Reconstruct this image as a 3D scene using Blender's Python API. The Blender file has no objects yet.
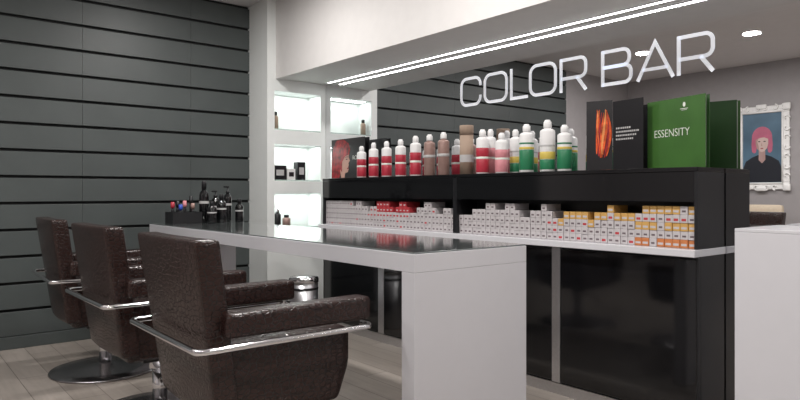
import bpy, bmesh, math, random
from mathutils import Vector, Matrix
random.seed(7)
C = bpy.context.scene.collection
PI = math.pi
S = 0.92
bpy.context.scene.view_settings.view_transform = 'Standard'

# ------------------------------------------------------------ materials
def mat(name, col, rough=0.5, metal=0.0, emit=0.0, var=0.06, bump=0.0, scale=12.0, coat=0.0, spec=0.5):
    m = bpy.data.materials.new(name); m.use_nodes = True
    nt = m.node_tree; b = nt.nodes['Principled BSDF']
    b.inputs['Roughness'].default_value = rough
    b.inputs['Metallic'].default_value = metal
    b.inputs['Specular IOR Level'].default_value = spec
    b.inputs['Coat Weight'].default_value = coat
    b.inputs['Coat Roughness'].default_value = 0.08
    tc = nt.nodes.new('ShaderNodeTexCoord')
    n = nt.nodes.new('ShaderNodeTexNoise'); n.inputs['Scale'].default_value = scale
    n.inputs['Detail'].default_value = 4
    nt.links.new(tc.outputs['Object'], n.inputs['Vector'])
    r = nt.nodes.new('ShaderNodeValToRGB')
    r.color_ramp.elements[0].position = 0.3; r.color_ramp.elements[1].position = 0.7
    a = [max(0, c*(1-var)) for c in col]; d = [min(1, c*(1+var)) for c in col]
    r.color_ramp.elements[0].color = (*a, 1); r.color_ramp.elements[1].color = (*d, 1)
    nt.links.new(n.outputs['Fac'], r.inputs['Fac'])
    nt.links.new(r.outputs['Color'], b.inputs['Base Color'])
    if emit:
        b.inputs['Emission Color'].default_value = (*col, 1)
        b.inputs['Emission Strength'].default_value = emit
    if bump:
        bp = nt.nodes.new('ShaderNodeBump'); bp.inputs['Strength'].default_value = bump
        bp.inputs['Distance'].default_value = 0.01
        nt.links.new(n.outputs['Fac'], bp.inputs['Height']); nt.links.new(bp.outputs['Normal'], b.inputs['Normal'])
    return m

M = {}
M['slat'] = mat('charcoal_slats', (0.066, 0.077, 0.077), 0.45, var=0.08, scale=3)
M['groove'] = mat('dark_groove', (0.008, 0.009, 0.010), 0.8)
M['white_wall'] = mat('white_paint', (0.66, 0.64, 0.63), 0.6, var=0.02)
M['grey_wall'] = mat('grey_paint', (0.36, 0.34, 0.345), 0.6, var=0.03)
M['ceil'] = mat('ceiling_paint', (0.70, 0.68, 0.68), 0.7, var=0.02)
M['lacquer'] = mat('white_lacquer', (0.66, 0.655, 0.69), 0.22, var=0.01)
M['niche'] = mat('niche_white', (0.78, 0.80, 0.79), 0.4, var=0.01)
M['black_gloss'] = mat('black_gloss', (0.005, 0.005, 0.006), 0.08, var=0.1, coat=0.3)
M['black_soft'] = mat('black_satin', (0.010, 0.010, 0.012), 0.35)
M['glass_top'] = mat('smoked_glass', (0.15, 0.17, 0.17), 0.09, var=0.05, coat=1.0, spec=0.8)
M['chrome'] = mat('chrome', (0.80, 0.80, 0.82), 0.12, 1.0, var=0.02)
M['brushed'] = mat('brushed_aluminium', (0.66, 0.66, 0.68), 0.32, 1.0, var=0.05, scale=60)
M['steel_base'] = mat('dark_steel', (0.33, 0.32, 0.33), 0.25, 1.0, var=0.08)
M['white_plastic'] = mat('white_plastic', (0.74, 0.73, 0.73), 0.35, var=0.01)
M['red'] = mat('crimson_plastic', (0.42, 0.028, 0.05), 0.35)
M['pink'] = mat('pink_plastic', (0.62, 0.24, 0.27), 0.35)
M['bronze'] = mat('rose_bronze', (0.30, 0.19, 0.165), 0.35, 0.2)
M['kraft'] = mat('kraft_board', (0.33, 0.24, 0.18), 0.7)
M['green'] = mat('bottle_green', (0.02, 0.18, 0.08), 0.35)
M['yellow'] = mat('yellow_print', (0.62, 0.48, 0.10), 0.4)
M['folder'] = mat('leaf_green_card', (0.040, 0.120, 0.020), 0.4, var=0.12, scale=6)
M['folder_dark'] = mat('deep_green_card', (0.018, 0.065, 0.012), 0.45)
M['book'] = mat('black_card', (0.013, 0.012, 0.014), 0.3)
M['hair_red'] = mat('red_hair_print', (0.24, 0.010, 0.014), 0.3, var=0.8, scale=25)
M['flame'] = mat('orange_print', (0.50, 0.075, 0.02), 0.25, var=0.7, scale=22)
M['flame_light'] = mat('pale_orange_print', (0.70, 0.25, 0.08), 0.25, var=0.3, scale=22)
M['skin'] = mat('skin_print', (0.50, 0.29, 0.23), 0.4, var=0.15, scale=8)
M['letter'] = mat('white_letter', (0.86, 0.88, 0.94), 0.4, emit=0.25, var=0.0)
M['print_white'] = mat('white_print', (0.75, 0.78, 0.72), 0.5, var=0.0)
M['print_grey'] = mat('pale_print', (0.45, 0.44, 0.44), 0.5)
M['led'] = mat('led_white', (1.0, 0.99, 0.97), 0.5, emit=9.0, var=0.0)
M['lamp'] = mat('lamp_white', (1.0, 0.97, 0.92), 0.5, emit=14.0, var=0.0)
M['box_white'] = mat('box_white', (0.52, 0.49, 0.50), 0.5)
M['box_grey'] = mat('box_print_grey', (0.13, 0.10, 0.11), 0.5)
M['box_red'] = mat('box_print_red', (0.45, 0.04, 0.05), 0.5)
M['box_gold'] = mat('box_gold', (0.58, 0.34, 0.10), 0.5)
M['box_orange'] = mat('box_orange', (0.52, 0.18, 0.06), 0.5)
M['cream'] = mat('cream_fabric', (0.62, 0.52, 0.40), 0.8, bump=0.2, scale=60)
M['frame'] = mat('white_plaster', (0.90, 0.89, 0.88), 0.5, bump=0.3, scale=30)
M['pic_bg'] = mat('slate_print', (0.08, 0.15, 0.22), 0.4, var=0.3, scale=2)
M['pic_hair'] = mat('pink_hair_print', (0.50, 0.13, 0.21), 0.4, var=0.12, scale=8)
M['pic_skin'] = mat('pale_skin_print', (0.62, 0.46, 0.42), 0.5, var=0.05, scale=4)
M['pic_dress'] = mat('navy_dress_print', (0.010, 0.012, 0.02), 0.5)
M['pic_shade'] = mat('skin_shadow_print', (0.42, 0.27, 0.25), 0.5)
M['blue'] = mat('blue_plastic', (0.03, 0.08, 0.45), 0.4)
M['lips'] = mat('lip_print', (0.34, 0.06, 0.08), 0.5)
M['mirror'] = mat('mirror_silver', (0.80, 0.80, 0.81), 0.0, 1.0, var=0.0)
gl = bpy.data.materials.new('shelf_glass'); gl.use_nodes = True
gb = gl.node_tree.nodes['Principled BSDF']; gb.inputs['Base Color'].default_value = (.80, .90, .86, 1)
gb.inputs['Roughness'].default_value = .08; gb.inputs['Transmission Weight'].default_value = .7; M['glass'] = gl

def croc():
    m = bpy.data.materials.new('brown_crocodile_leather'); m.use_nodes = True
    nt = m.node_tree; b = nt.nodes['Principled BSDF']
    tc = nt.nodes.new('ShaderNodeTexCoord')
    mp = nt.nodes.new('ShaderNodeMapping'); mp.inputs['Scale'].default_value = (1, 1, 1.5)
    v = nt.nodes.new('ShaderNodeTexVoronoi'); v.feature = 'DISTANCE_TO_EDGE'; v.inputs['Scale'].default_value = 38
    v.inputs['Randomness'].default_value = 0.8
    nt.links.new(tc.outputs['Object'], mp.inputs['Vector'])
    nt.links.new(mp.outputs['Vector'], v.inputs['Vector'])
    r = nt.nodes.new('ShaderNodeValToRGB'); r.color_ramp.elements[0].position = 0.0; r.color_ramp.elements[1].position = 0.08
    r.color_ramp.elements[0].color = (0.006, 0.003, 0.003, 1); r.color_ramp.elements[1].color = (0.027, 0.0125, 0.0105, 1)
    nt.links.new(v.outputs['Distance'], r.inputs['Fac'])
    nt.links.new(r.outputs['Color'], b.inputs['Base Color'])
    r2 = nt.nodes.new('ShaderNodeValToRGB'); r2.color_ramp.elements[1].position = 0.12
    nt.links.new(v.outputs['Distance'], r2.inputs['Fac'])
    bp = nt.nodes.new('ShaderNodeBump'); bp.inputs['Strength'].default_value = 0.35; bp.inputs['Distance'].default_value = 0.003
    nt.links.new(r2.outputs['Color'], bp.inputs['Height']); nt.links.new(bp.outputs['Normal'], b.inputs['Normal'])
    b.inputs['Roughness'].default_value = 0.24; b.inputs['Specular IOR Level'].default_value = 0.5
    return m
M['croc'] = croc()

def floor_mat():
    m = bpy.data.materials.new('pale_plank_floor'); m.use_nodes = True
    nt = m.node_tree; b = nt.nodes['Principled BSDF']
    tc = nt.nodes.new('ShaderNodeTexCoord')
    br = nt.nodes.new('ShaderNodeTexBrick')
    br.inputs['Scale'].default_value = 1.0; br.inputs['Brick Width'].default_value = 1.3; br.inputs['Row Height'].default_value = 0.17
    br.inputs['Mortar Size'].default_value = 0.0025; br.inputs['Bias'].default_value = 0
    br.inputs['Color1'].default_value = (0.44, 0.39, 0.35, 1); br.inputs['Color2'].default_value = (0.35, 0.305, 0.27, 1)
    br.inputs['Mortar'].default_value = (0.15, 0.13, 0.11, 1)
    nt.links.new(tc.outputs['Object'], br.inputs['Vector'])
    mp = nt.nodes.new('ShaderNodeMapping'); mp.inputs['Scale'].default_value = (2, 25, 1)
    n = nt.nodes.new('ShaderNodeTexNoise'); n.inputs['Scale'].default_value = 1.2; n.inputs['Detail'].default_value = 6
    nt.links.new(tc.outputs['Object'], mp.inputs['Vector']); nt.links.new(mp.outputs['Vector'], n.inputs['Vector'])
    mx = nt.nodes.new('ShaderNodeMixRGB'); mx.blend_type = 'MULTIPLY'; mx.inputs['Fac'].default_value = 0.4
    nt.links.new(br.outputs['Color'], mx.inputs['Color1']); nt.links.new(n.outputs['Fac'], mx.inputs['Color2'])
    nt.links.new(mx.outputs['Color'], b.inputs['Base Color'])
    b.inputs['Roughness'].default_value = 0.35
    return m
M['floor'] = floor_mat()

# ------------------------------------------------------------ geometry helpers
def bx(bm, x0, x1, y0, y1, z0, z1, bev=0.0, seg=2, mi=0):
    before = set(bm.faces)
    r = bmesh.ops.create_cube(bm, size=1.0)
    for v in r['verts']:
        v.co = Vector(((x0+x1)/2 + v.co.x*(x1-x0), (y0+y1)/2 + v.co.y*(y1-y0), (z0+z1)/2 + v.co.z*(z1-z0)))
    if bev:
        es = list({e for v in r['verts'] for e in v.link_edges})
        bmesh.ops.bevel(bm, geom=es, offset=bev, segments=seg, affect='EDGES', profile=0.5)
    for f in bm.faces:
        if f not in before: f.material_index = mi

def pad(bm, cx, cy, cz, hx, hy, hz, r, fn=None, n=12, mi=0):
    tb = bmesh.new()
    bmesh.ops.create_cube(tb, size=2.0)
    bmesh.ops.subdivide_edges(tb, edges=list(tb.edges), cuts=n, use_grid_fill=True)
    h = (hx, hy, hz); mp = {}
    for v in tb.verts:
        p = [math.sin(PI/2*max(-1, min(1, c)))*hh for c, hh in zip(v.co, h)]
        inn = [max(-(hh-r), min(hh-r, c)) for c, hh in zip(p, h)]
        d = Vector([a-b for a, b in zip(p, inn)])
        if d.length > 1e-9: d = d.normalized()*r
        c = Vector(inn)+d
        if fn: c = fn(c)
        mp[v] = bm.verts.new(c+Vector((cx, cy, cz)))
    for f in tb.faces:
        g = bm.faces.new([mp[v] for v in f.verts]); g.smooth = True; g.material_index = mi
    tb.free()

def lathe(bm, prof, cx=0, cy=0, z0=0, seg=24, mi=0, cap=True):
    rings = []
    for r, z in prof:
        rings.append([bm.verts.new((cx+r*math.cos(2*PI*i/seg), cy+r*math.sin(2*PI*i/seg), z0+z)) for i in range(seg)])
    for a, b in zip(rings[:-1], rings[1:]):
        for i in range(seg):
            f = bm.faces.new((a[i], a[(i+1) % seg], b[(i+1) % seg], b[i])); f.smooth = True; f.material_index = mi
    if cap:
        f = bm.faces.new(list(reversed(rings[0]))); f.material_index = mi
        f = bm.faces.new(rings[-1]); f.material_index = mi

def tube(bm, pts, r, seg=12, mi=0):
    pts = [Vector(p) for p in pts]
    rings = []; up = None
    for i, p in enumerate(pts):
        t = (pts[min(i+1, len(pts)-1)]-pts[max(i-1, 0)]).normalized()
        if up is None:
            up = Vector((0, 0, 1)) if abs(t.z) < .9 else Vector((1, 0, 0))
        a = t.cross(up).normalized(); b = a.cross(t).normalized(); up = b
        rings.append([bm.verts.new(p+a*r*math.cos(2*PI*k/seg)+b*r*math.sin(2*PI*k/seg)) for k in range(seg)])
    for A, B in zip(rings[:-1], rings[1:]):
        for i in range(seg):
            f = bm.faces.new((A[i], A[(i+1) % seg], B[(i+1) % seg], B[i])); f.smooth = True; f.material_index = mi
    bm.faces.new(rings[0]); bm.faces.new(list(reversed(rings[-1])))

def smooth_path(pts, rad, n=6):
    out = [Vector(pts[0])]
    for a, b, c in zip(pts[:-2], pts[1:-1], pts[2:]):
        a, b, c = Vector(a), Vector(b), Vector(c)
        p = b+(a-b).normalized()*rad; q = b+(c-b).normalized()*rad
        for k in range(n+1):
            t = k/n; out.append(p*(1-t)**2+b*2*t*(1-t)+q*t*t)
    out.append(Vector(pts[-1])); return out

def obj(name, bm, mats, parent=None, loc=(0, 0, 0), rz=0.0):
    bmesh.ops.recalc_face_normals(bm, faces=bm.faces)
    me = bpy.data.meshes.new(name); bm.to_mesh(me); bm.free()
    if not isinstance(mats, (list, tuple)): mats = [mats]
    for m in mats: me.materials.append(m)
    o = bpy.data.objects.new(name, me); C.objects.link(o)
    o.location = loc; o.rotation_euler = (0, 0, rz)
    if parent: o.parent = parent
    return o
def B(): return bmesh.new()
def box_obj(name, b, m, parent=None, bev=0.0):
    bm = B(); bx(bm, *b, bev=bev); return obj(name, bm, m, parent)
def tag(o, label, cat, group=None):
    o['label'] = label; o['category'] = cat
    if group: o['group'] = group
    return o
def thing(name, label, cat, loc=(0, 0, 0), rz=0, group=None):
    o = bpy.data.objects.new(name, None); o.empty_display_size = 0.05; C.objects.link(o)
    o.location = loc; o.rotation_euler = (0, 0, rz); tag(o, label, cat, group); return o
def struct(o): o['kind'] = 'structure'; return o
def dup(root, loc, rz=0, label=None, group=None):
    r = root.copy(); C.objects.link(r); r.location = loc; r.rotation_euler = (0, 0, rz)
    if label: r['label'] = label
    if group: r['group'] = group
    for ch in list(root.children):
        c = ch.copy(); C.objects.link(c); c.parent = r
        for g in ch.children:
            d = g.copy(); C.objects.link(d); d.parent = c
    return r
def text_obj(name, body, size, m, parent, mw, ext=0.0004, sx=1.0, thin=0.0):
    cu = bpy.data.curves.new(name, 'FONT'); cu.body = body; cu.size = size; cu.extrude = ext; cu.offset = -thin*size
    cu.align_x = 'CENTER'; cu.align_y = 'CENTER'
    t = bpy.data.objects.new('tmp', cu); C.objects.link(t)
    bpy.context.view_layer.update()
    me = bpy.data.meshes.new_from_object(t.evaluated_get(bpy.context.evaluated_depsgraph_get()))
    me.transform(mw @ Matrix.Diagonal((sx, 1, 1, 1)))
    me.materials.clear(); me.materials.append(m)
    bpy.data.objects.remove(t); bpy.data.curves.remove(cu)
    o = bpy.data.objects.new(name, me); C.objects.link(o)
    if parent: o.parent = parent
    return o
def along(xpx, Y):
    """X of the spot on a line parallel to the cabinets, Y away, seen under a given bearing"""
    d = 826.9*Y/(xpx+123.4); return -(d-0.633*Y)/0.774

# ------------------------------------------------------------ room
XL, XR, YB, YM, ZC = -5.94, 2.3, -2.72, 3.56, 3.12
YS = -1.0; YN = 2.90; ZS = 2.354; NX = -5.55
struct(box_obj('floor', (XL-0.4, XR+0.2, YB-0.2, YM+0.25, -0.1, 0.0), M['floor']))
struct(box_obj('ceiling', (XL-0.4, XR+0.2, YB-0.2, YM+0.25, ZC, ZC+0.1), M['ceil']))
bm = B()
bx(bm, XL-0.12, XL-0.022, YS, YN, 0, ZC, mi=1)
seams = [YS, 0.3, 1.36, 2.30, YN]
P = 0.2150; z = 0.105
boards = []
while z < ZC-.03:
    boards.append((z, min(z+P-0.024, ZC-.002), 0.010)); z += P
for za, zb, pr in boards:
    for s0, s1 in zip(seams[:-1], seams[1:]):
        y0, y1 = s0+0.0010, s1-0.0010
        pts = [(XL-0.03, za), (XL+pr-.001, za), (XL+pr, za+0.002), (XL+pr, zb-.002), (XL+pr-.001, zb), (XL-0.03, zb)]
        A = [bm.verts.new((x, y0, zz)) for x, zz in pts]; D = [bm.verts.new((x, y1, zz)) for x, zz in pts]
        bm.faces.new(A); bm.faces.new(list(reversed(D)))
        for i in range(6): bm.faces.new((A[i], D[i], D[(i+1) % 6], A[(i+1) % 6]))
struct(obj('wall_left', bm, [M['slat'], M['groove']]))
bm = B(); bx(bm, XL-0.02, XL+0.018, YS, YN-.001, 0, 0.10, bev=0.004)
struct(obj('baseboard_left', bm, M['slat']))
struct(box_obj('wall_left.001', (XL-0.12, XL, YB, YS, 0, ZC), M['grey_wall']))
struct(box_obj('wall_front', (XL-0.12, XR+0.1, YB-0.1, YB, 0, ZC), M['grey_wall']))
struct(box_obj('wall_right', (XR, XR+0.1, YB, YM+0.1, 0, ZC), M['white_wall']))
struct(box_obj('wall_back', (XL-0.1, XR+0.1, YM+0.02, YM+0.12, 0, ZC), M['white_wall']))
struct(box_obj('trim_1', (NX-0.01, XR, 2.99, YM+0.02, ZS, ZC), M['white_wall']))
NZ = [(0.903, 1.25), (1.369, 1.726), (1.865, 2.24)]
ny0, ny1 = 2.978, 3.500
bm = B()
bx(bm, XL-0.1, NX-0.24, YN, YM+0.02, 0, ZC)
bx(bm, NX-0.24, NX, YN, ny0, 0, ZS)
bx(bm, NX-0.24, NX, ny1, YM+0.0, 0, ZS)
zz = [0.0]+[v for p in NZ for v in p]+[ZS]
for a, b in zip(zz[0::2], zz[1::2]): bx(bm, NX-0.24, NX, ny0, ny1, a, b)
bx(bm, NX-0.24, NX, YN, YM+.02, ZS, ZC)
struct(obj('wall_alcove', bm, M['niche']))
for (a, b), w_ in zip(NZ, ('lowest', 'middle', 'top')):
    tag(box_obj('glass_shelf', (NX-0.235, NX-0.004, ny0+.002, ny1-.002, a+0.0005, a+0.0105), M['glass'], bev=.001),
        f'thin greenish glass shelf plate on the sill of the {w_} lit niche', 'shelf')

tag(box_obj('wall_mirror', (NX+0.003, XR-0.01, YM, YM+0.015, 0.0, ZS-.001), M['mirror']),
    'huge frameless mirror behind the black cabinets, under the bulkhead', 'mirror')
t = thing('ceiling_light_strip', 'long thin white light strip under the bulkhead beside the mirror top', 'light', (0, 0, ZS))
bm = B(); bx(bm, -5.40, 2.0, 3.482, 3.506, -0.006, -0.0005); obj('channel', bm, M['brushed'], t)
bm = B(); bx(bm, -5.395, 1.995, 3.486, 3.502, -0.009, -0.0065); obj('diffuser', bm, M['led'], t)

# ------------------------------------------------------------ base cabinets, worktop, hutches
U0, U1 = -5.12, -1.567; UM = (U0+U1)/2
def base_cabinet(xa, xb, label, hw_):
    t = thing('base_cabinet', label, 'cabinet', ((xa+xb)/2, 3.40, 0)); w = (xb-xa)/2-0.001
    bm = B(); bx(bm, -w, w, -0.115, 0.15, 0.07, 0.92); obj('body', bm, M['black_soft'], t)
    bm = B(); bx(bm, -w, w, -0.125, 0.14, 0.0, 0.069); obj('plinth', bm, M['brushed'], t)
    for s in (-1, 1):
        bm = B()
        a, b = (-w+0.012, -hw_-.001) if s < 0 else (hw_+.001, w-0.012)
        bx(bm, a, b, -0.14, -0.117, 0.085, 0.905, bev=0.003)
        obj('door', bm, M['black_gloss'], t)
        bm = B(); a, b = (-w, -w+0.01) if s < 0 else (w-0.01, w)
        bx(bm, a, b, -0.142, -0.117, 0.08, 0.915); obj('edge_profile', bm, M['black_soft'], t)
    bm = B(); bx(bm, -hw_, hw_, -0.146, -0.117, 0.08, 0.915, bev=0.003)
    h = obj('handle_profile', bm, M['brushed'], t); h['label'] = 'vertical brushed aluminium strip between the doors'
    return t
base_cabinet(U0, UM, 'glossy black base cabinet on the left, nearest the lit wall niches', .036)
base_cabinet(UM, U1, 'glossy black base cabinet on the right, seen past the white table end', .030)
tag(box_obj('worktop', (U0-0.01, U1+0.005, 3.205, 3.555, 0.921, 0.959), M['lacquer'], bev=0.003),
    'long thin white ledge running along both black cabinets under the tube boxes', 'worktop')
def hutch(xa, xb, label):
    t = thing('shelf_cabinet', label, 'shelf unit', ((xa+xb)/2, 3.40, 0.96)); w = (xb-xa)/2-0.001
    bm = B()
    bx(bm, -w, -w+0.018, -0.15, 0.15, 0.0, 0.40); bx(bm, w-0.018, w, -0.15, 0.15, 0.0, 0.40)
    bx(bm, -w+0.018, w-0.018, 0.06, 0.08, 0.0, 0.40)
    obj('carcass', bm, M['black_soft'], t)
    bm = B(); bx(bm, -w, w, -0.153, 0.153, 0.401, 0.425, bev=0.003); obj('top_panel', bm, M['black_gloss'], t)
    bm = B(); bx(bm, -w+0.019, w-0.019, -0.150, -0.13, 0.245, 0.40); obj('fascia', bm, M['black_gloss'], t)
    return t
hutch(U0, UM, 'black shelf cabinet holding white tube boxes, half nearest the lit niches')
hutch(UM, U1, 'black shelf cabinet holding white and gold tube boxes, half beneath the green folder')
TOP = 0.96+0.4255

# tube boxes
BH = 0.0435
def tube_box(name, mats, kind):
    bm = B(); w, d = 0.0206, 0.075
    bx(bm, -w, w, -d, d, 0, BH, bev=0.0020, seg=1, mi=0)
    y = -d-0.0006
    if kind == 0:
        bx(bm, -0.010, 0.010, y, y+0.001, 0.013, 0.023, mi=1)
    elif kind == 1:
        bx(bm, -0.012, 0.012, y, y+0.001, 0.010, 0.023, mi=1)
    else:
        bx(bm, -0.015, 0.015, y, y+0.001, 0.011, 0.023, mi=1)
    return obj(name, bm, mats)
kinds = [
    (tube_box('tube_box', [M['box_white'], M['box_grey']], 0), 'small white tube box with dark print', 'dark printed'),
    (tube_box('tube_box', [M['box_white'], M['box_red']], 1), 'small white tube box with red square print', 'red printed'),
    (tube_box('tube_box', [M['box_gold'], M['box_white']], 2), 'small golden tube box with white label', 'golden'),
    (tube_box('tube_box', [M['box_red'], M['box_white']], 0), 'small red tube box with white print', 'red'),
    (tube_box('tube_box', [M['box_orange'], M['box_white']], 2), 'small orange tube box with white label', 'orange'),
]
used = [False]*5
def put_box(k, x, y, z, where):
    o, lab, gk = kinds[k]
    if used[k]:
        o = o.copy(); C.objects.link(o)
    used[k] = True
    o.location = (x, y, z)
    tag(o, lab+' stacked in the '+where, 'box', gk+' tube boxes in the '+where)
hl = [5,5,5,5,5,5,5,5,5,5,4,5,5,4,4,3,4,4,5,5,5,5,4,3,4,5,5,4,3,3,4,4,5,5,4,3,3,4,4,3]
hr = [3,3,3,4,4,4,5,5,4,4,5,5,4,3,3,4,4,5,4,3,3,4,4,4,4,3,4,4,5,4,4,4,4,5,5,5,5,5,5,5]
for sec, (xa, hs, where) in enumerate(((U0+0.019, hl, 'left half of the shelf'), (UM+0.019, hr, 'right half of the shelf'))):
    n = 40; pitch = (UM-U0-0.04)/n
    for i in range(n):
        for r in range(hs[i]):
            x = xa+pitch*(i+0.5)
            if sec == 0:
                k = 0 if random.random() < .93 else 1
                if 15 <= i <= 27 and r >= 2: k = 3 if r >= 3 and i > 17 else 1
            else:
                k = 0
                if i >= 18: k = 1 if random.random() < .15 else 0
                if i >= 20 and r == hs[i]-1: k = 2
                if i > 31: k = (4, 0, 2, 1, 2)[r] if random.random() < .8 else 0
            put_box(k, x, 3.352+random.uniform(-.003, .003), 0.9598+r*(BH+.0005), where)

# ------------------------------------------------------------ sign letters
def ribbon(bm, pts, w, closed=False, th=0.002):
    pts = [Vector(p) for p in pts]; n = len(pts); L, R = [], []
    for i, p in enumerate(pts):
        a = pts[(i-1) % n] if (closed or i > 0) else None
        b = pts[(i+1) % n] if (closed or i < n-1) else None
        d1 = (p-a).normalized() if a is not None else (b-p).normalized()
        d2 = (b-p).normalized() if b is not None else d1
        n1 = Vector((-d1.y, d1.x)); n2 = Vector((-d2.y, d2.x)); m = (n1+n2)
        m = m.normalized() if m.length > 1e-6 else n1
        k = min(2.0, 1/max(0.3, m.dot(n1)))
        L.append(p+m*w/2*k); R.append(p-m*w/2*k)
    m = n if closed else n-1
    v = lambda p, y: bm.verts.new((p.x, y, p.y))
    lf = [v(p, 0) for p in L]; rf = [v(p, 0) for p in R]; lb = [v(p, th) for p in L]; rb = [v(p, th) for p in R]
    for i in range(m):
        j = (i+1) % n
        for q in ((lf[i], rf[i], rf[j], lf[j]), (lb[i], lb[j], rb[j], rb[i]), (lf[i], lf[j], lb[j], lb[i]), (rf[i], rb[i], rb[j], rf[j])):
            bm.faces.new(q)
    if not closed:
        for i in (0, n-1): bm.faces.new((lf[i], lb[i], rb[i], rf[i]))
def rrect(x0, x1, z0, z1, r, n=9):
    out = []
    for (cx, cz, a0) in [(x1, z1, 0), (x0, z1, 90), (x0, z0, 180), (x1, z0, 270)]:
        ox = cx-r if cx == x1 else cx+r; oz = cz-r if cz == z1 else cz+r
        for k in range(n+1):
            a = math.radians(a0+90*k/n); out.append((ox+r*math.cos(a), oz+r*math.sin(a)))
    return out
Hh = 0.226; st = 0.0215
def letter(bm, ch, a):
    h = Hh; s = st; q = s/2
    if ch == 'O': ribbon(bm, rrect(q, a-q, q, h-q, .056), s, True)
    if ch == 'C':
        p = rrect(q, a-q, q, h-q, .056)
        ribbon(bm, [(a-q, h*.66)]+p+[(a-q, h*.34)], s)
    if ch == 'L': ribbon(bm, [(q, h), (q, q), (a, q)], s)
    def bowlp(x1, zb, zt):
        r = min(.042, (zt-zb)/2*.97); p = [(q, zt)]
        for k in range(8):
            t_ = PI/2*(1-k/7); p.append((x1-r+r*math.cos(t_), zt-r+r*math.sin(t_)))
        for k in range(8):
            t_ = -PI/2*k/7; p.append((x1-r+r*math.cos(t_), zb+r+r*math.sin(t_)))
        p.append((q, zb)); return p
    if ch == 'R':
        ribbon(bm, [(q, 0), (q, h)], s); ribbon(bm, bowlp(a-q, h*.40, h-q), s)
        ribbon(bm, [(a*.64, h*.40), (a-q*.8, 0)], s*1.05)
    if ch == 'B':
        ribbon(bm, [(q, 0), (q, h)], s); ribbon(bm, bowlp(a-q*2, h*.52, h-q), s); ribbon(bm, bowlp(a-q, q, h*.52), s)
    if ch == 'A':
        ribbon(bm, [(q, 0), (a/2, h-q*.6), (a-q, 0)], s); ribbon(bm, [(a*.18, h*.28), (a*.82, h*.28)], s*.9)
sg = thing('wall_sign', 'large white lettering reading COLOR BAR mounted on the mirror', 'sign', (-3.598, YM-.0026, 1.922))
x = 0
for word, gap0 in (('COLOR', 0), ('BAR', 0.46)):
    x += gap0*Hh
    for ch in word:
        a = {'C': 1.00, 'O': 1.05, 'L': .72, 'R': .95, 'B': .96, 'A': 1.08}[ch]*Hh
        bm = B(); letter(bm, ch, a)
        o = obj('letter', bm, M['letter'], sg, (x, 0, 0)); o['label'] = 'white letter '+ch
        x += a+(0.105 if ch not in 'LA' else 0.05)*Hh
    x -= 0.105*Hh

# ------------------------------------------------------------ bottles on the shelf
def bottle(name, label, cx, cy, kind, h=0.335, r=0.050, group=None):
    t = thing(name, label, 'bottle', (cx, cy, TOP), group=group)
    body, lab = {'red': ('white_plastic', 'red'), 'bronze': ('bronze', 'white_plastic'), 'green': ('white_plastic', 'green'),
                 'white': ('white_plastic', 'green'), 'yellow': ('white_plastic', 'yellow'), 'pink': ('white_plastic', 'pink')}[kind]
    bm = B(); hb = h*0.83
    lathe(bm, [(r*.95, 0), (r, .004), (r, hb*.92), (r*.95, hb*.955), (r*.66, hb*.99), (r*.46, hb), (r*.44, hb+.010)], seg=28)
    obj('body', bm, M[body], t)
    def band(name_, z0, z1, m):
        bm = B(); lathe(bm, [(r+.001, hb*z0), (r+.0016, hb*(z0+.005)), (r+.0016, hb*(z1-.005)), (r+.001, hb*z1)], seg=28, cap=False); obj(name_, bm, M[m], t)
    if kind == 'bronze':
        band('label_band', .52, .60, 'print_grey')
    elif kind == 'green':
        band('label_band', .06, .56, 'green'); band('print_band', .57, .63, 'yellow'); band('print_band', .70, .74, 'green')
    elif kind in ('yellow', 'white'):
        band('label_band', .05, .28, 'green'); band('print_band', .29, .46, 'yellow'); band('print_band', .58, .62, 'print_grey')
    else:
        band('label_band', .04, .40, lab); band('print_band', .40, .46, 'print_white'); band('label_band', .46, .70, lab)
    bm = B()
    lathe(bm, [(r*.50, hb+.004), (r*.54, hb+.008), (r*.53, h*.955), (r*.47, h*.965), (r*.40, h*.97), (r*.36, h*.995), (r*.30, h)], seg=24)
    obj('cap', bm, M['white_plastic'], t)
    return t
row = [(362, 3.33, 'red', .280, .041), (374, 3.33, 'red', .300, .041), (387, 3.33, 'red', .300, .042), (401, 3.33, 'red', .305, .043),
       (416, 3.33, 'red', .320, .044), (430, 3.33, 'bronze', .320, .044), (444, 3.33, 'bronze', .325, .044)]
od = ['first', 'second', 'third', 'fourth', 'fifth', 'sixth', 'seventh']
nm = {'red': 'white capped bottle with wide red label', 'bronze': 'white capped rose bronze bottle'}
for (px, Y, k, h, r), o_ in zip(row, od):
    bottle('hair_dye_bottle', f'{nm[k]}, {o_} from the left in the long row', along(px, Y), Y, k, h, r, 'bottles in the long left row on the shelf')
R2 = [(483, 3.33, 'red', .315, .045, 'red labelled bottle with white cap right beside the kraft cylinder'),
      (502, 3.34, 'pink', .280, .043, 'white bottle with pink label between red and green bottles'),
      (527, 3.32, 'green', .318, .047, 'green labelled bottle with white cap, leftmost of the green ones'),
      (548, 3.31, 'yellow', .330, .048, 'white bottle with yellow and green label between two green bottles'),
      (565, 3.33, 'green', .290, .044, 'green labelled bottle with white cap nearest the black open book'),
      (516, 3.47, 'white', .31, .040, 'white bottle with yellow and green label standing close to the mirror'),
      (491, 3.47, 'pink', .33, .040, 'pink labelled bottle standing close to the mirror')]
for px, Y, k, h, r, lab in R2:
    bottle('hair_dye_bottle', lab, along(px, Y), Y, k, h, r, 'bottles in the right group on the shelf')
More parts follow.
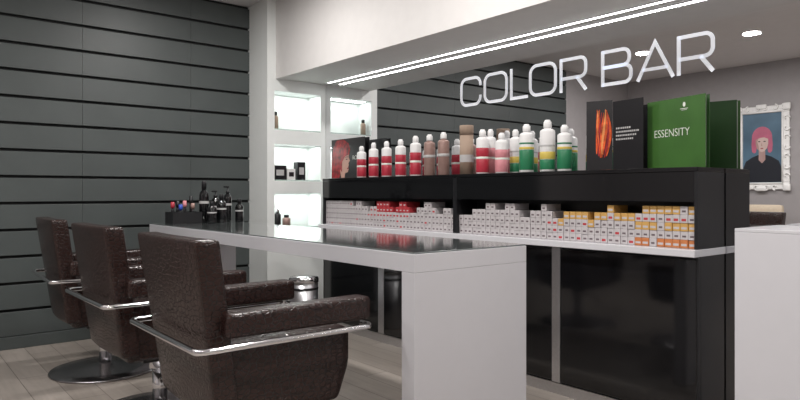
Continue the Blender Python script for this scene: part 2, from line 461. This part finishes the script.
def cylinder_pack(px, Y, h, r, m, lab):
    t = thing('cylinder_pack', lab, 'tube', (along(px, Y), Y, TOP))
    bm = B(); lathe(bm, [(r, 0), (r, h*.80)], seg=28); obj('body', bm, m, t)
    bm = B(); lathe(bm, [(r*1.03, h*.80), (r*1.03, h*.985), (r*1.0, h)], seg=28); obj('lid', bm, m, t)
    bm = B(); lathe(bm, [(r+.0012, h*.25), (r+.0012, h*.40)], seg=28, cap=False); obj('label_band', bm, M['print_grey'], t)
cylinder_pack(467, 3.36, .36, .050, M['kraft'], 'tall brown kraft cardboard cylinder with lid between bottle groups')

# ------------------------------------------------------------ books and folder
def cover(name, p0, p1, z0, h, m, parent, th=0.004):
    (x0, y0), (x1, y1) = p0, p1; d = Vector((x1-x0, y1-y0)); n = Vector((d.y, -d.x)).normalized()*th
    bm = B(); v = []
    for zz in (z0, z0+h):
        v += [bm.verts.new((x0, y0, zz)), bm.verts.new((x1, y1, zz)), bm.verts.new((x1-n.x, y1-n.y, zz)), bm.verts.new((x0-n.x, y0-n.y, zz))]
    for q in ((0, 1, 2, 3), (4, 5, 6, 7), (0, 1, 5, 4), (1, 2, 6, 5), (2, 3, 7, 6), (3, 0, 4, 7)): bm.faces.new([v[i] for i in q])
    return obj(name, bm, m, parent)
def face_mat(p0, p1, u, z, off=0.0015):
    (x0, y0), (x1, y1) = p0, p1; d = Vector((x1-x0, y1-y0, 0)); D = d.normalized(); N = Vector((D.y, -D.x, 0))
    o = Vector((x0, y0, z))+d*u+N*off
    return Matrix(((D.x, 0, N.x, o.x), (D.y, 0, N.y, o.y), (0, 1, 0, o.z), (0, 0, 0, 1)))
def flat(bm, mw, pts, mi=0, off=0.0):
    f = bm.faces.new([bm.verts.new(mw @ Vector((x, y, off))) for x, y in pts]); f.material_index = mi
def ell(cx, cy, rx, ry, n=24, a0=0, a1=360):
    return [(cx+rx*math.cos(math.radians(a0+(a1-a0)*k/n)), cy+ry*math.sin(math.radians(a0+(a1-a0)*k/n))) for k in range(n)]
t = thing('folder', 'large leaf green presentation folder reading ESSENSITY standing on the shelf', 'folder', (-1.962, 3.46, TOP))
p0, p1 = (0, 0), (0.386, -0.11); H = 0.386
cover('front_cover', p0, p1, 0, H, M['folder'], t)
cover('back_cover', (0.004, 0.012), (0.386, -0.065), 0, H, M['folder_dark'], t)
cover('page', (0.004, 0.006), (0.380, -0.090), 0.004, H-.01, M['print_grey'], t, th=.001)
text_obj('title', 'ESSENSITY', 0.062, M['print_white'], t, face_mat(p0, p1, .44, .196), sx=.88, thin=.012)
bm = B(); mw = face_mat(p0, p1, .66, .345)
flat(bm, mw, ell(0, 0, .009, .013)); flat(bm, mw, [(-.026, -.024), (.026, -.024), (.026, -.021), (-.026, -.021)])
flat(bm, mw, [(-.018, -.031), (.018, -.031), (.018, -.029), (-.018, -.029)])
obj('emblem', bm, M['print_white'], t)
# open black book: picture page left, text page right
bx0, bs, bx1 = along(585, 3.36), along(612, 3.42), along(646, 3.42)
t = thing('book', 'tall open black book with orange hair picture and text page beside green folder', 'book', (bs, 3.43, TOP))
a0, a1 = (bx0-bs, -0.05), (0, 0); b0_, b1_ = (0.003, 0), (bx1-bs, -0.035); H = 0.425
cover('picture_page', a0, a1, 0, H, M['book'], t, th=.003); cover('text_page', b0_, b1_, 0, H-.012, M['book'], t, th=.003)
bm = B(); mw = face_mat(a0, a1, .60, .23)
for k in range(11):
    u = -1+2*k/10
    pl = []; pr = []
    for j in range(9):
        s_ = j/8; zc_ = -.14+.27*s_
        wd = .0065*math.sin(PI*min(1, .12+s_*.85))+.001
        xc_ = u*(.018+.022*math.sin(PI*(.2+.65*s_)))+.012*math.sin(3.2*s_+k*.6)
        pl.append((xc_-wd, zc_+.012*math.cos(k*1.7))); pr.append((xc_+wd, zc_+.012*math.cos(k*1.7)))
    flat(bm, mw, pl+list(reversed(pr)), (0, 2, 0, 3)[k % 4], .0002*k)
obj('cover_picture', bm, [M['flame'], M['skin'], M['hair_red'], M['flame_light']], t)
bm = B(); mw = face_mat(b0_, b1_, .5, .245)
for r_, ln in enumerate((.055, .08, .07, .06)):
    x_ = -.085
    while x_ < -.085+ln*2:
        w_ = random.uniform(.006, .012); flat(bm, mw, [(x_, -.022*r_), (x_+w_, -.022*r_), (x_+w_, -.022*r_+.010), (x_, -.022*r_+.010)]); x_ += w_+.004
obj('print', bm, M['print_grey'], t)
# card with red hair
b0 = along(332, 3.42)
t = thing('book', 'wide black standing card with red haired portrait at the left shelf end', 'book', (b0, 3.42, TOP))
p0, p1 = (0, 0), (.56, -0.01); H = 0.375
cover('front_cover', p0, p1, 0, H, M['book'], t, th=.003); cover('back_cover', (0, 0.012), (.56, 0.04), 0, H, M['book'], t, th=.003)
bm = B(); mw = face_mat(p0, p1, .31, .18)
# swept red hair around a pale face turned to the right
flat(bm, mw, [(-.165, -.172), (-.04, -.175), (.0, -.10), (.02, .0), (.06, .06), (.13, .05), (.15, .09), (.12, .15), (.04, .188), (-.08, .185), (-.14, .12), (-.172, .0)], 0)
flat(bm, mw, [(.0, -.172), (.06, -.172), (.065, -.13), (.115, -.12), (.128, -.095), (.120, -.075), (.130, -.055), (.124, -.035), (.148, -.015), (.128, .02), (.132, .055), (.09, .085), (.03, .06), (.0, -.02), (-.02, -.10)], 1, .001)
flat(bm, mw, [(-.05, -.06), (.015, -.12), (.02, -.02), (.07, .03), (.142, .045), (.12, .12), (.0, .13)], 0, .002)
flat(bm, mw, ell(.112, -.085, .015, .007), 2, .002); flat(bm, mw, ell(.095, .000, .016, .005), 3, .002); flat(bm, mw, [(.07, .018), (.12, .020), (.12, .025), (.07, .024)], 3, .002)
obj('cover_picture', bm, [M['hair_red'], M['skin'], M['lips'], M['book']], t)
text_obj('title', 'ROYAL', 0.055, M['print_white'], t, face_mat(p0, p1, .80, .19), thin=.01)

# ------------------------------------------------------------ white table
TX0, TX1, TY0, TY1 = -5.38, -2.03, 1.74, 2.46
t = thing('bar_table', 'long white bar table with smoked glass top and full height end panels', 'table', ((TX0+TX1)/2, (TY0+TY1)/2, 0))
hx, hy = (TX1-TX0)/2, (TY1-TY0)/2
bm = B(); bx(bm, -hx, hx, -hy, hy, 0.915, 0.993, bev=0.002); obj('tabletop', bm, M['lacquer'], t)
bm = B(); bx(bm, -hx+0.004, hx-0.004, -hy+0.004, hy-0.004, 0.9935, 1.0, bev=0.001); g = obj('glass_top', bm, M['glass_top'], t); g['label'] = 'smoked glass sheet'
for s in (-1, 1):
    bm = B(); a, b = (hx-0.085, hx) if s > 0 else (-hx, -hx+0.085)
    bx(bm, a, b, -hy, hy, 0.0, 0.9145, bev=0.002); obj('end_panel', bm, M['lacquer'], t)

# ------------------------------------------------------------ white counter at the right edge
t = thing('counter', 'plain white reception counter at the right edge, beside the cabinet end', 'counter', (-1.284, 3.01, 0))
bm = B(); bx(bm, 0.0, 1.6, 0.0, 0.5, 0.0, 1.0745, bev=0.002); obj('body', bm, M['lacquer'], t)
bm = B(); bx(bm, 0.0, 1.6, 0.0, 0.5, 1.075, 1.09, bev=0.002); obj('countertop', bm, M['lacquer'], t)

# ------------------------------------------------------------ chairs
def make_chair(label):
    t = thing('salon_chair', label, 'chair', group='salon chairs along the white table')
    def fb(c):
        q = (c.z+0.34)/0.68
        k = 0.87+0.13*q
        return Vector((c.x*k, c.y-0.10*q+0.018*(c.x/.33)**2, c.z))
    bm = B(); pad(bm, 0, -0.265, 0.74, 0.335, 0.048, 0.34, 0.016, fb, n=16); obj('backrest', bm, M['croc'], t)
    def fs(c):
        q = max(0, -c.z/.16)
        return Vector((c.x*(1-0.03*q), c.y*(1-0.10*q)-.025*q, c.z+(0.010*(1-(c.x/.29)**2) if c.z > 0 else 0)))
    bm = B(); pad(bm, 0, 0.03, 0.515, 0.264, 0.295, 0.155, 0.028, fs, n=14); obj('seat', bm, M['croc'], t)
    for s in (-1, 1):
        def fa(c):
            q = (c.y+.3)/.6
            return Vector((c.x, c.y, c.z*(1.0+.06*q)+.003))
        bm = B(); pad(bm, s*0.318, 0.035, 0.760, 0.050, 0.325, 0.046, 0.018, fa, n=12); obj('armrest', bm, M['croc'], t)
    pts = [(0.30, 0.355, 0.69), (0.382, 0.355, 0.690), (0.382, -0.405, 0.69), (-0.382, -0.405, 0.69), (-0.382, 0.355, 0.690), (-0.30, 0.355, 0.69)]
    bm = B(); tube(bm, smooth_path(pts, 0.045), 0.0125); o = obj('frame_tube', bm, M['chrome'], t); o['label'] = 'chrome tube wrapping the back and arms'
    bm = B(); bx(bm, -0.2, 0.2, -0.16, 0.20, 0.338, 0.3595, bev=0.004); obj('seat_plate', bm, M['black_soft'], t)
    bm = B(); lathe(bm, [(0.055, 0.25), (0.06, 0.26), (0.06, 0.32), (0.085, 0.337)]); lathe(bm, [(0.042, 0.045), (0.042, 0.25)])
    obj('column', bm, M['chrome'], t)
    bm = B(); lathe(bm, [(0.358, 0), (0.362, 0.006), (0.356, 0.014), (0.25, 0.026), (0.09, 0.036), (0.065, 0.05), (0.0435, 0.055)], seg=64)
    obj('base', bm, M['steel_base'], t)
    bm = B(); tube(bm, smooth_path([(0.03, 0.02, 0.29), (0.22, 0.05, 0.29), (0.30, 0.06, 0.23)], 0.04), 0.008)
    obj('pump_lever', bm, M['chrome'], t)
    return t
c0 = make_chair('dark brown crocodile leather salon chair nearest the camera, large in front of table')
c0.location = (-2.55, 1.27, 0)
dup(c0, (-3.71, 1.26, 0), math.radians(1), 'dark brown crocodile leather salon chair in the middle of the row of three')
dup(c0, (-4.84, 1.26, 0), math.radians(-2), 'dark brown crocodile leather salon chair farthest away, nearest the slatted wall')

# ------------------------------------------------------------ waste bin
t = thing('waste_bin', 'round brushed steel waste bin on floor behind the white table', 'bin', (-4.69, 2.79, 0))
bm = B(); lathe(bm, [(0.115, 0), (0.12, 0.01), (0.12, 0.50)], seg=32); obj('body', bm, M['brushed'], t)
bm = B(); lathe(bm, [(0.124, 0.501), (0.126, 0.53), (0.118, 0.545), (0.01, 0.55)], seg=32); obj('lid', bm, M['chrome'], t)
bm = B(); lathe(bm, [(0.1205, .44), (.1225, .443), (.1225, .455), (.1205, .46)], seg=32, cap=False); obj('rim_band', bm, M['black_soft'], t)

# ------------------------------------------------------------ things on the far table end
TZ = 1.0005
CX, CY = -5.18, 1.96
t = thing('tool_caddy', 'black caddy tray at the far left end of the white table', 'caddy', (CX, CY, TZ))
bm = B(); bx(bm, -.09, .09, -.13, .11, 0, .006); bx(bm, -.09, .09, -.13, -.125, .006, .095); bx(bm, -.09, .09, .105, .11, .006, .095)
bx(bm, -.09, -.085, -.125, .105, .006, .095); bx(bm, .085, .09, -.125, .105, .006, .095)
obj('tray', bm, M['black_soft'], t)
for dx, dy, m, lab, h in ((-.03, -.09, 'red', 'red capped brush standing in the black caddy', .17), (.04, -.05, 'blue', 'blue capped brush standing in the black caddy', .15),
                    (-.03, .01, 'pink', 'pink capped brush standing in the black caddy', .18), (.04, .05, 'bronze', 'brown capped brush standing in the black caddy', .16),
                    (-.05, .07, 'black_soft', 'tall black brush standing in the black caddy', .22), (-.04, -.045, 'black_soft', 'short black brush between the red and pink ones in the caddy', .18)):
    b = thing('tint_brush', lab, 'brush', (CX+dx, CY+dy, TZ+.0065), group='brushes in the caddy')
    bm = B(); lathe(bm, [(.012, 0), (.012, h*.6), (.007, h*.7)], seg=14); obj('handle', bm, M['black_soft'], b)
    bm = B(); lathe(bm, [(.013, h*.7), (.017, h*.8), (.015, h)], seg=14); obj('cap', bm, M[m], b)
def dark_bottle(x, y, h, r, lab, pump):
    t = thing('styling_bottle', lab, 'bottle', (x, y, TZ))
    bm = B(); lathe(bm, [(r*.94, 0), (r, .005), (r, h*.66), (r*.8, h*.74), (r*.4, h*.78), (r*.4, h*.80)], seg=22); obj('body', bm, M['black_gloss'], t)
    bm = B(); lathe(bm, [(r+.001, h*.46), (r+.001, h*.52)], seg=22, cap=False); obj('label_band', bm, M['print_grey'], t)
    bm = B()
    if pump:
        lathe(bm, [(r*.5, h*.80), (r*.5, h*.86), (r*.15, h*.87), (r*.15, h*.95)], seg=16); bx(bm, -.008, .008, -.035, .012, h*.95, h, bev=.003); obj('pump', bm, M['black_soft'], t)
    else:
        lathe(bm, [(r*.5, h*.80), (r*.5, h*.98), (r*.42, h)], seg=16); obj('cap', bm, M['black_soft'], t)
dark_bottle(-5.2, 2.13, .35, .040, 'tallest black bottle on the far table end, beside the caddy', False)
dark_bottle(-5.06, 2.14, .18, .038, 'shortest black bottle, in front of the tallest on the table end', False)
dark_bottle(-5.10, 2.24, .24, .040, 'short black bottle with pale band on the far table end', False)
dark_bottle(-5.22, 2.24, .27, .036, 'black pump bottle on the far table end, right of the tall one', True)
dark_bottle(-5.2, 2.34, .31, .034, 'slim black pump bottle near the far table corner, tallest of the pumps', True)
dark_bottle(-5.12, 2.41, .20, .034, 'small black bottle at the far table corner, rightmost of its cluster', False)

# ------------------------------------------------------------ niche products
def jar(x, y, z, h, r, m, lab, capm='white_plastic'):
    t = thing('product_bottle', lab, 'bottle', (x, y, z))
    bm = B(); lathe(bm, [(r, 0), (r, h*.7), (r*.6, h*.78)], seg=18); obj('body', bm, M[m], t)
    bm = B(); lathe(bm, [(r*.62, h*.78), (r*.62, h)], seg=18); obj('cap', bm, M[capm], t)
e = .0110
jar(NX-.08, 3.03, NZ[2][0]+e, .17, .028, 'kraft', 'brown bottle with black cap in the top lit wall niche', 'black_soft')
jar(NX-.06, 3.04, NZ[0][0]+e, .18, .034, 'black_soft', 'black bottle in the lowest lit wall niche', 'chrome')
jar(NX-.06, 3.14, NZ[0][0]+e, .12, .040, 'bronze', 'bronze jar in the lowest lit wall niche', 'black_soft')
def carton(y, z, wy, h, m, lab):
    t = thing('product_carton', lab, 'box', (NX-.08, y, z))
    bm = B(); bx(bm, -.04, .04, -wy, wy, 0, h, bev=.002); obj('body', bm, M[m], t)
    bm = B(); bx(bm, .0405, .0412, -wy*.6, wy*.6, h*.3, h*.7); obj('label_patch', bm, M['print_grey' if m != 'white_plastic' else 'black_soft'], t)
zc = NZ[1][0]+e
carton(3.06, zc, .07, .14, 'black_soft', 'black carton in the middle lit wall niche, left one')
carton(3.185, zc, .045, .11, 'white_plastic', 'white carton in the middle lit wall niche')
carton(3.30, zc, .045, .18, 'black_soft', 'taller black carton in the middle lit wall niche')

# ------------------------------------------------------------ opposite wall: portrait and cream chair
px0, px1, pz0, pz1 = -4.17, -3.45, 1.30, 2.49
cxp, hw, hh = (px0+px1)/2, (px1-px0)/2, (pz1-pz0)/2
t = thing('framed_portrait', 'ornate white framed portrait of pink haired woman, seen in the mirror', 'picture', (cxp, YB+.002, (pz0+pz1)/2))
bm = B()
fw = .10
for (a, b, c, d) in ((-hw, hw, hh-fw, hh), (-hw, hw, -hh, -hh+fw), (-hw, -hw+fw, -hh+fw, hh-fw), (hw-fw, hw, -hh+fw, hh-fw)):
    bx(bm, a, b, 0, .03, c, d, bev=.010)
tube(bm, [(-hw+fw-.012, .035, -hh+fw-.012), (hw-fw+.012, .035, -hh+fw-.012)], .012, 8)
tube(bm, [(-hw+fw-.012, .035, hh-fw+.012), (hw-fw+.012, .035, hh-fw+.012)], .012, 8)
tube(bm, [(-hw+fw-.012, .035, -hh+fw-.012), (-hw+fw-.012, .035, hh-fw+.012)], .012, 8)
tube(bm, [(hw-fw+.012, .035, -hh+fw-.012), (hw-fw+.012, .035, hh-fw+.012)], .012, 8)
def scroll(cx, cz, R, a0, sgn):
    pts = []
    for k in range(22):
        q = k/21; rr = R*(1-.75*q); a = a0+sgn*q*4.2
        pts.append((cx+rr*math.cos(a), .042, cz+rr*math.sin(a)))
    tube(bm, pts, .011, 7)
nsx, nsz = 6, 9
for i in range(nsx):
    u = -hw+.06+(2*hw-.12)*i/(nsx-1)
    for s in (-1, 1): scroll(u, s*(hh-.035), .046, PI/2*s, 1 if i % 2 else -1)
for i in range(1, nsz-1):
    u = -hh+.06+(2*hh-.12)*i/(nsz-1)
    for s in (-1, 1): scroll(s*(hw-.035), u, .046, 0 if s > 0 else PI, 1 if i % 2 else -1)
for sx in (-1, 1):
    for sz in (-1, 1): pad(bm, sx*(hw-.03), .042, sz*(hh-.03), .05, .02, .05, .019, n=5)
for s in (-1, 1): pad(bm, 0, .045, s*(hh-.01), .07, .02, .035, .019, n=5)
obj('frame', bm, M['frame'], t)
bm = B(); bx(bm, -hw+.08, hw-.08, 0.002, .018, -hh+.08, hh-.08, mi=0)
def fl(pts, y, mi):
    f = bm.faces.new([bm.verts.new((-x, y, z)) for x, z in pts]); f.material_index = mi
fl([(-.262, -.49), (.262, -.49), (.26, -.30), (.22, -.19), (.13, -.13), (.055, -.10), (-.055, -.10), (-.13, -.13), (-.22, -.19), (-.26, -.30)], .019, 3)
fl([(-.045, -.17), (0, -.22), (.045, -.17), (.042, .0), (-.042, .0)], .0193, 5)
hair = ell(0, .15, .135, .155, 20, 0, 180)+[(-.135, .15), (-.142, .05), (-.135, -.05), (-.105, -.075), (-.080, -.06), (-.07, .02), (.07, .02), (.080, -.06), (.105, -.075), (.135, -.05), (.142, .05), (.135, .15)]
fl(hair, .0197, 1)
fl([(-.082, .15), (-.084, .06), (-.068, -.005), (-.032, -.048), (.0, -.056), (.032, -.048), (.068, -.005), (.084, .06), (.082, .15), (.04, .20), (-.04, .20)], .0212, 2)
fl([(.03, .19), (.082, .15), (.084, .06), (.068, -.005), (.032, -.048), (.045, .03), (.062, .09)], .0216, 5)
fl([(-.105, .05), (-.085, .125), (-.03, .150), (.02, .145), (.085, .12), (.105, .05), (.115, .19), (.04, .27), (-.05, .27), (-.115, .19)], .0222, 1)
fl(ell(-.036, .092, .017, .007), .0228, 3); fl(ell(.036, .092, .017, .007), .0228, 3); fl(ell(0, -.008, .020, .008), .0228, 4)
fl([(-.006, .028), (.012, .028), (.005, .08)], .0222, 5)
obj('print', bm, [M['pic_bg'], M['pic_hair'], M['pic_skin'], M['pic_dress'], M['lips'], M['pic_shade']], t)

t = thing('side_chair', 'cream upholstered chair by the opposite wall, seen in the mirror', 'chair', (-3.64, -2.08, 0))
bm = B(); pad(bm, 0, -.24, .80, .25, .05, .29, .045, n=8); obj('backrest', bm, M['cream'], t)
bm = B(); pad(bm, 0, 0.02, .44, .26, .26, .06, .04, n=8); obj('seat', bm, M['cream'], t)
for sx in (-1, 1):
    for sy in (-1, 1):
        bm = B(); lathe(bm, [(.014, 0), (.024, .385)], cx=sx*.2, cy=sy*.2, seg=12); obj('leg', bm, M['black_soft'], t)

# ------------------------------------------------------------ downlights
first = None
lights = []
def area(loc, size, e, col=(1, .97, .94), rot=(0, 0, 0), shape='DISK', sy=None):
    l = bpy.data.lights.new('lamp', 'AREA'); l.shape = shape; l.size = size; l.energy = e; l.color = col
    if sy: l.size_y = sy
    o = bpy.data.objects.new('lamp', l); C.objects.link(o); o.location = loc; o.rotation_euler = rot; lights.append(o); return o
def downlight(x, y, lab):
    global first
    if first is None:
        t = thing('ceiling_downlight', lab, 'ceiling light', (x, y, ZC), group='recessed ceiling downlights')
        bm = B(); lathe(bm, [(.095, -.010), (.115, -.010), (.12, -.004), (.12, 0)], seg=32, cap=False); obj('trim_ring', bm, M['white_plastic'], t)
        bm = B(); lathe(bm, [(.094, -.006), (.094, -.001)], seg=32); obj('lens', bm, M['lamp'], t); first = t
    else: dup(first, (x, y, ZC), 0, lab)
DL = [(-4.53, -.76, 'round ceiling downlight reflected in the mirror between the sign words'), (-3.17, -.76, 'round ceiling downlight reflected in the mirror right of the sign'),
      (-1.85, -.76, 'round ceiling downlight on the room side, behind the near chair'), (-.4, -.4, 'round ceiling downlight directly above the viewer'),
      (-4.4, 2.0, 'round ceiling downlight above the far half of the white table'), (-2.6, 2.0, 'round ceiling downlight above the near half of the white table'), (-.6, 2.0, 'round ceiling downlight above the white counter')]
for x, y, lab in DL:
    downlight(x, y, lab)
    area((x, y, ZC-.02), .18, 32)
for a, b in NZ:
    area((NX-.12, (ny0+ny1)/2, b-.004), .46, 1.9, (.92, 1, .96), shape='RECTANGLE', sy=.12, rot=(0, 0, PI/2))
area((-1.7, 3.494, ZS-.012), 7.3, 8, (1, .99, .97), shape='RECTANGLE', sy=.015)

w = bpy.data.worlds.new('World'); bpy.context.scene.world = w; w.use_nodes = True
w.node_tree.nodes['Background'].inputs[0].default_value = (.5, .5, .52, 1); w.node_tree.nodes['Background'].inputs[1].default_value = .3

# ------------------------------------------------------------ camera
cd = bpy.data.cameras.new('camera'); cam = bpy.data.objects.new('camera', cd); C.objects.link(cam)
cd.sensor_width = 36; cd.lens = 28.8; cd.shift_y = -7/800; cd.clip_start = .02
cam.location = (0, 0, 1.25); cam.rotation_euler = (PI/2, 0, math.radians(50.7))
bpy.context.scene.camera = cam

# bring the whole place to real size
for me in bpy.data.meshes: me.transform(Matrix.Scale(S, 4))
for o in bpy.data.objects: o.location = Vector(o.location)*S
for o in lights:
    o.data.size *= S
    if o.data.shape == 'RECTANGLE': o.data.size_y *= S
    o.data.energy *= S*S
